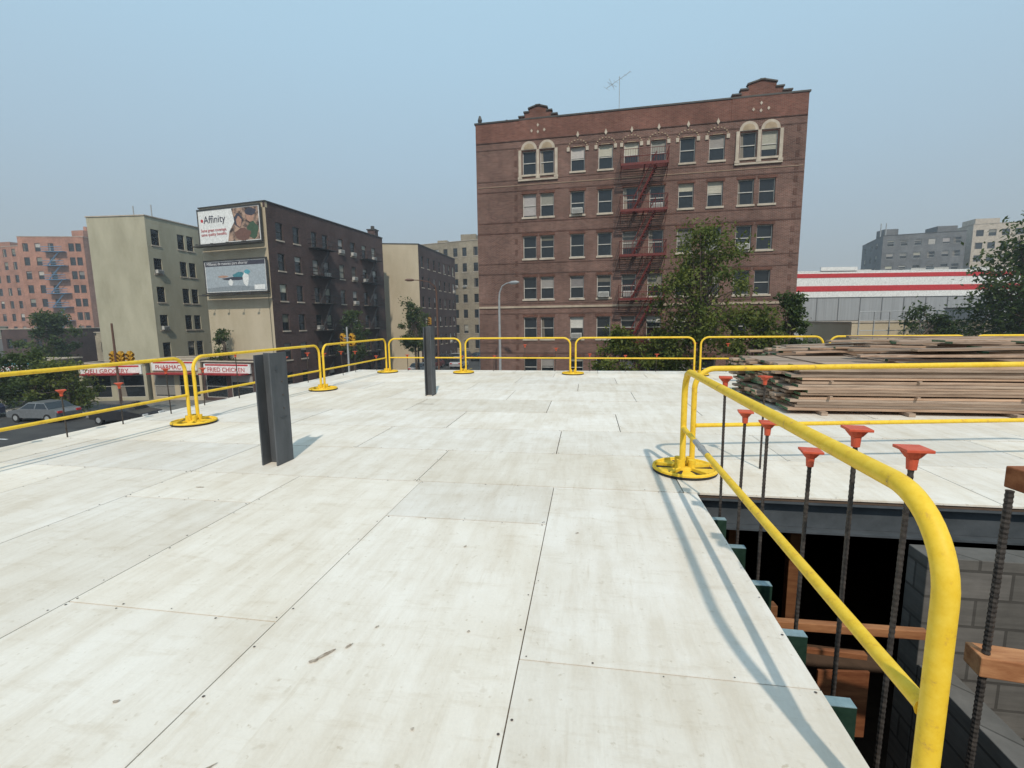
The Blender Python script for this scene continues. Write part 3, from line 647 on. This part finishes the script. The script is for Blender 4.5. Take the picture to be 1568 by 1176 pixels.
W['trim'].obox(os_+us*2.5+V((0,0,6.6)),us*4.0,ns_*.2,V((0,0,.4)),'white')
for q in (11,17,19.5,24): W['trim'].box((SX0+q,SY+9,6.8),(1.6,1.6,1.1),'ac')
W['trim'].obox(os_+ns_*.1+V((0,0,1.0)),us*Ls,ns_*.1,V((0,0,.12)),'dframe')
fin(W,"retail_store")
W=newW(); block(W,[(22,44),(34,45),(34,54),(22,53)],ZG,1.0,'stucco2',[[],[],[],[]],cop='stone',parapet=.3); fin(W,"low_garage_building")
m=MB()
for i in range(14): m.tube([(21.5+i*1.1,42,ZG),(21.5+i*1.1,42,1.9)],.05,'pole',5)
for zz in (1.9,1.2,.4): m.tube([(21.5,42,zz),(35.8,42,zz)],.03,'pole',5)
m.build("chain_link_fence_frame")
W=newW(); block(W,[(36,50),(60,52),(60,56),(36,55)],ZG,2.2,'gpanel',[[],[],[],[]],cop='dframe',parapet=.3); fin(W,"low_warehouse")

# --- shops at left
def shop(x0,y0,x1,y1,zt,signk,wallk,nm,word):
    W=newW(); P0=V((x0,y0,0)); P1=V((x1,y1,0)); L=(P1-P0).length; u=(P1-P0)/L; n=V((u.y,-u.x,0)); bk=-n*3.0
    nw=max(2,int(L/2.6)); wins=[((i+.5)*L/nw,ZG+1.35,L/nw-.5,2.1) for i in range(nw)]
    block(W,[tuple(P0[:2]),tuple(P1[:2]),tuple((P1+bk)[:2]),tuple((P0+bk)[:2])],ZG,zt,wallk,[wins,[],[],[]],cop='stone',parapet=.3,blinds=.4,sill=None,acp=0,depth=.1)
    W['trim'].obox(P0+u*.3+V((0,0,zt-1.0)),u*(L-.6),n*.15,V((0,0,.85)),'white')
    W['trim'].obox(P0+u*.5+V((0,0,zt-.32)),u*(L-1.0),n*.17,V((0,0,.14)),signk)
    W['trim'].obox(P0+u*.5+V((0,0,ZG+2.5)),u*(L-1),n*1.0,V((0,0,.12)),signk,(.6,.6,.6))
    e=fin(W,nm); txt(word,P0+u*.7+V((0,0,zt-.88))+n*.17,u,.58,'redf',e,"sign_lettering")
shop(-66,31.2,-55.2,33.0,-1.7,'ink','gbrick',"corner_shop","LAUNDROMAT  24HR"); shop(-55,33.2,-47.2,35.0,-1.5,'ad_teal','gbrick',"corner_shop","AUTO GLASS TIRES")
shop(-47,36.8,-41,38.0,-2.0,'red','stucco',"corner_shop","DELI GROCERY"); shop(-40.8,38.3,-35.5,38.4,-1.7,'red','stucco2',"corner_shop","PHARMACY"); shop(-35.3,38.4,-29.6,37.9,-1.9,'red','dbrick',"corner_shop","FRIED CHICKEN")
for (x,y,w_,d_,h,kk) in ((-92,62,14,8,-.2,'gbrick'),(-76,58,10,8,1.2,'dbrick'),(-64,60,8,8,.6,'tbrick'),(-110,66,12,9,1.6,'stucco'),(-60,130,20,14,7,'tbrick'),(-2,150,30,12,14,'dbrick'),(60,95,16,10,3.5,'tbrick'),(110,110,24,12,8,'obrick'),(140,100,24,12,5,'tbrick'),(40,170,20,10,8,'gbrick'),(-180,130,50,14,9,'dbrick'),(-90,150,26,14,8,'stucco')):
    W=newW(); nw=int(w_/2.4); zc=[h-2-2.9*i for i in range(int((h-ZG-1)/2.9))]
    block(W,[(x-w_/2,y-d_/2),(x+w_/2,y-d_/2),(x+w_/2,y+d_/2),(x-w_/2,y+d_/2)],ZG,h,kk,[grid([(i+.5)*w_/nw for i in range(nw)],zc,1,1.4)],blinds=.3,fr='dframe',sill=None,acp=0,parapet=.4); fin(W,"apartment_building")

# ------------------------------------------------------------------ trees
def tree(x,y,zt,rad,crown_h,mat='leafB',n=5200,ls=.16,seed=1,tr=.16,name="street_tree",clumps=34,tight=.75):
    rn=random.Random(seed); e=empty(name,(0,0,0)); m=MB()
    zb=ZG; zc=zt-crown_h/2
    top=V((x+rn.uniform(-.3,.3),y,zt-crown_h*.25))
    mid=V((x+rn.uniform(-.2,.2),y,zt-crown_h*.85))
    m.tube([(x,y,zb),(x,y,zb+.4),tuple(mid),tuple((mid+top)/2+V((.2,0,0))),tuple(top)],[tr*1.5,tr*1.1,tr*.8,tr*.5,tr*.15],'bark',8)
    cl=[]
    for i in range(clumps):
        a=rn.uniform(0,2*math.pi); cz=rn.uniform(-1,1); r=math.sqrt(max(0,1-cz*cz*.9))*rn.uniform(.30,1.0)
        k2=1.0+.5*noise.noise(V((a*1.3,cz*2,seed*1.7)))
        wz=.8 if cz>0 else 1.08
        c=V((x+rad*r*math.cos(a)*k2*wz,y+rad*r*math.sin(a)*k2*wz,zc+crown_h*.5*cz*k2*.93)); cl.append((c,rn.uniform(.11,.27)*rad,rn.uniform(0,1)))
        b0=mid.lerp(top,rn.uniform(0,.9)); k3=(b0+c)/2+V((0,0,rn.uniform(-.1,.4)*rad*.3))
        m.tube([tuple(b0),tuple(k3),tuple(c)],[tr*.34,tr*.2,tr*.06],'bark',5,False)
    m.build("trunk_and_limbs",e,True)
    lf=MB(); per=int(n/clumps)
    for (c,cr_,tone) in cl:
        for i in range(int(per*rn.uniform(.6,1.4))):
            d_=V((rn.gauss(0,1),rn.gauss(0,1),rn.gauss(0,.75)))*cr_*tight; p_=c+d_
            nn=V((rn.gauss(0,1),rn.gauss(0,1),rn.gauss(.6,1))).normalized(); t1=nn.orthogonal().normalized(); t1=(Matrix.Rotation(rn.uniform(0,6.28),3,nn)@t1); t2=nn.cross(t1)
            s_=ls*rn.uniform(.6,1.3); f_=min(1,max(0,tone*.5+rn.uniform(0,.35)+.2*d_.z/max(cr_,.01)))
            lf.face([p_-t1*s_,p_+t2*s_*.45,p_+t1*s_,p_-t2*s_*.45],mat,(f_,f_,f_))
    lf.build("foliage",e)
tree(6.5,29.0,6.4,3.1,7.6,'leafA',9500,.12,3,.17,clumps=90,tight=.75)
tree(11.9,30.5,3.4,1.3,5.0,'leafB',3000,.13,4,.10)
tree(9.7,29.6,1.9,1.9,4.2,'leafA',3600,.13,6,.10,tight=.8)
tree(2.1,30.0,.8,1.5,3.4,'leafA',3600,.13,5,.10)
tree(4.6,30.4,1.0,1.5,3.4,'leafA',3200,.13,15,.10)
tree(30.5,38,7.6,4.4,9.0,'leafB',12000,.17,7,.25,clumps=80)
tree(25.5,40,1.9,1.8,4.0,'leafB',3600,.15,8,.2)
tree(36,41,6.0,4.2,8,'leafB',8000,.18,18,.2)
tree(-19.6,52,3.4,2.1,5,'leafB',4600,.14,9,.14)
tree(-26.2,50,2.4,1.9,5,'leafB',4000,.15,10,.15)
tree(-21.6,58,2.6,1.6,5,'leafB',3000,.16,20,.15)
tree(-62,46,3.0,2.6,6,'leafB',5000,.2,11,.2)
tree(-41.2,31.2,-.9,2.2,4.2,'leafA',5200,.13,12,.13)
tree(-44.6,31.4,-.6,2.2,4.2,'leafB',5200,.13,22,.13)
tree(-49,31.4,-.3,2.2,4.4,'leafB',4600,.14,32,.13)
tree(-34.5,40.2,.9,1.1,4,'leafB',1800,.14,23,.1)
tree(-30,76,1.5,3,5,'leafB',3000,.2,24,.1)
tree(-22,100,5,5,8,'leafB',4000,.3,25,.2)

# ------------------------------------------------------------------ lamps, signals, cars
def lamp(x,y,zt,dx,dy,kk='pole'):
    m=MB(); r=.09
    m.tube([(x,y,ZG),(x,y,ZG+.5),(x,y,zt-1.0)],[.16,.11,.07],kk,8)
    pts=[(x,y,zt-1.0),(x+dx*.05,y+dy*.05,zt-.5),(x+dx*.3,y+dy*.3,zt-.08),(x+dx*.7,y+dy*.7,zt+.08),(x+dx,y+dy,zt+.1)]
    m.tube(pts,[.07,.055,.045,.04,.035],kk,7)
    h=V((dx,dy,0)).normalized(); p_=V((x+dx,y+dy,zt+.1))
    m.tube([p_-h*.05,p_+h*.15,p_+h*.5,p_+h*.75],[.05,.11,.12,.04],kk,8)
    m.build("street_lamp",None,True)
lamp(-5.9,31.6,3.9,.8,-.4); lamp(-13.0,40.0,5.0,-1.8,-.6,'brownpole')
def signal(x,y,z_,pz=None,heads=((0,0),),kk='pole'):
    e=empty("traffic_light"); m=MB(); m.tube([(x,y,ZG),(x,y,ZG+.4),(x,y,(pz or z_+.5))],[.18,.1,.07],kk,8); m.build("post",e,True)
    for (hx,hy) in heads:
        m=MB(); m.box((x+hx,y+hy,z_),(.32,.28,.95),'sigy'); m.box((x+hx,y+hy,z_+.52),(.22,.2,.1),'sigy')
        for q in (-.3,0,.3):
            m.tube([(x+hx,y+hy-.14,z_+q),(x+hx,y+hy-.28,z_+q-.02)],[.12,.13],'sigy',10,False); m.tube([(x+hx,y+hy-.141,z_+q),(x+hx,y+hy-.16,z_+q)],.10,'lens',10)
            m.tube([(x+hx+.16,y+hy,z_+q),(x+hx+.28,y+hy,z_+q-.02)],[.12,.13],'sigy',10,False)
        if hx: m.tube([(x,y,z_+.2),(x+hx,y+hy,z_+.2)],.05,kk,6)
        m.build("signal_head",e)
signal(-36.0,31.0,-1.0,1.7,((.5,0),(1.2,.1),(-.4,.2)),'brownpole'); signal(-19.4,36,.1,1.2,((.4,0),(-.5,.2))); signal(-12,52,2.0,2.9,((.4,0),)); signal(-21,60,1.6,2.2,((.4,0),))
CARC=[(.45,.45,.46),(.03,.03,.035),(.16,.17,.18),(.16,.03,.03),(.04,.05,.09),(.5,.5,.48)]
for i,c in enumerate(CARC): M['car%d'%i]=plain("car_paint_%d"%i,c,.3,.1,.5)
def car(x,y,rz,ci,van=False):
    e=empty("parked_car",(x,y,ZG+.012)); e.rotation_euler=(0,0,rz); k='car%d'%ci
    prof=[(-2.2,.35),(-2.25,.75),(-2.05,.95),(-1.6,1.0),(-1.05,1.45),(.35,1.48),(1.05,1.0),(2.0,.85),(2.25,.65),(2.22,.35)]
    if van: prof=[(-2.3,.35),(-2.35,1.0),(-2.2,1.75),(-1.9,1.85),(.7,1.85),(1.4,1.2),(2.2,1.05),(2.4,.8),(2.38,.35)]
    def hw(z_): return .9 if z_<1.02 else .9-(z_-1.02)*.42
    m=MB()
    Lp=[(px,-hw(pz),pz) for px,pz in prof]; Rp=[(px,hw(pz),pz) for px,pz in prof]
    m.face(Lp,k); m.face(Rp[::-1],k)
    for i in range(len(prof)):
        j=(i+1)%len(prof); kk=k
        a,b_=prof[i],prof[j]
        if (a[1]>=.99 and b_[1]>=.99 and abs(a[1]-b_[1])>.3): kk='glass'
        m.face([Lp[i],Rp[i],Rp[j],Lp[j]],kk)
    m.build("body",e,bevel=.05)
    m=MB(); zt=1.72 if van else 1.40; zb=1.1 if van else 1.03
    for sgn in (-1,1):
        for (xa,xb,xc,xd) in (((-2.0,-.8,-.8,-1.95),(-.7,.3,.3,-.7),(.4,1.2,.75,.4)) if van else ((-1.45,-.4,-.4,-1.05),(-.3,.9,.35,-.3))):
            q=[(xa,sgn*(hw(zb)+.006),zb),(xb,sgn*(hw(zb)+.006),zb),(xc,sgn*(hw(zt)+.006),zt),(xd,sgn*(hw(zt)+.006),zt)]
            m.face(q if sgn<0 else q[::-1],'glass')
        m.box((2.2,sgn*.62,.72),(.12,.35,.13),'white'); m.box((-2.24,sgn*.65,.8),(.1,.3,.16),'red')
        for wx in (-1.4,1.4):
            m.tube([(wx,sgn*.72,.33),(wx,sgn*.93,.33)],.33,'tyre',18); m.tube([(wx,sgn*.9,.33),(wx,sgn*.94,.33)],.19,'pole',12)
    m.build("glazing_and_wheels",e)
rr=random.Random(3)
for i in range(6): car(-33-i*7.3,28.8+rr.uniform(-.1,.1),math.pi*(i%2),[1,2,4,1,2,1][i],i in (2,5))
for i in range(10): car(-22.9,62+i*6.2,math.pi/2,rr.randrange(6),rr.random()<.3)
for i in range(8): car(-11.7,66+i*6.4,-math.pi/2,rr.randrange(6),rr.random()<.3)
for i in range(5): car(-19.5,70+i*13,math.pi/2,rr.randrange(6)); car(-14.8,75+i*12,-math.pi/2,rr.randrange(6))
for i in range(10): car(-70-i*5.2,42+(i%2)*6,.3,rr.randrange(6),rr.random()<.3)

# ------------------------------------------------------------------ smoke haze in the air over the neighbourhood
hm=bpy.data.materials.new("smoke_haze"); hm.use_nodes=True; nt=hm.node_tree; nt.nodes.clear()
vs=N(nt,"ShaderNodeVolumeScatter"); vs.inputs["Color"].default_value=(.86,.93,1,1); vs.inputs["Density"].default_value=.0017; vs.inputs["Anisotropy"].default_value=.2
vo=N(nt,"ShaderNodeOutputMaterial"); nt.links.new(vs.outputs[0],vo.inputs["Volume"])
g=MB(); M['haze']=hm; g.obox((-260,16.5,ZG-.5),(520,0,0),(0,260,0),(0,0,45),'haze'); ho=g.build("haze_air")

# ------------------------------------------------------------------ world, sun, camera
world=bpy.data.worlds.new("World"); SC.world=world; world.use_nodes=True; nt=world.node_tree; L=nt.links.new
bg=nt.nodes["Background"]; sky=N(nt,"ShaderNodeTexSky",sky_type='NISHITA'); sky.sun_disc=False
sd=V((.25,-.92,1.0)).normalized(); sky.sun_elevation=math.asin(sd.z); sky.sun_rotation=math.atan2(sd.x,sd.y)
sky.air_density=1.2; sky.dust_density=2.5; sky.ozone_density=2.5
tc=N(nt,"ShaderNodeTexCoord"); sp=N(nt,"ShaderNodeSeparateXYZ"); L(tc.outputs["Generated"],sp.inputs[0])
mx=N(nt,"ShaderNodeMix",data_type='RGBA'); mx.inputs[0].default_value=.88; L(sky.outputs[0],mx.inputs[6])
hz=N(nt,"ShaderNodeValToRGB"); e=hz.color_ramp.elements; e[0].position=0; e[0].color=(.37,.42,.46,1); e[1].position=.62; e[1].color=(.47,.70,.86,1)
k=e.new(.10); k.color=(.375,.445,.50,1); k=e.new(.28); k.color=(.41,.555,.67,1); k=e.new(.45); k.color=(.44,.64,.79,1)
L(sp.outputs[2],hz.inputs[0])
sc=N(nt,"ShaderNodeVectorMath",operation='SCALE'); sc.inputs["Scale"].default_value=10.5; L(hz.outputs[0],sc.inputs[0])
L(sc.outputs[0],mx.inputs[7]); L(mx.outputs[2],bg.inputs[0]); bg.inputs[1].default_value=.1
sl=bpy.data.lights.new("sun",'SUN'); sl.energy=2.9; sl.angle=math.radians(1.3); sl.color=(1,.92,.80)
so=bpy.data.objects.new("sun",sl); link(so); so.rotation_euler=sd.to_track_quat('Z','Y').to_euler()
ca=bpy.data.cameras.new("camera"); ca.sensor_width=36; ca.lens=16.53; ca.clip_end=3000; ca.clip_start=.05
co=bpy.data.objects.new("camera",ca); link(co); co.location=(0,0,1.5); co.rotation_euler=[math.radians(a) for a in (82.376,.697,9.071)]
SC.camera=co
SC.view_settings.view_transform='Standard'; SC.view_settings.look='None'; SC.view_settings.exposure=0
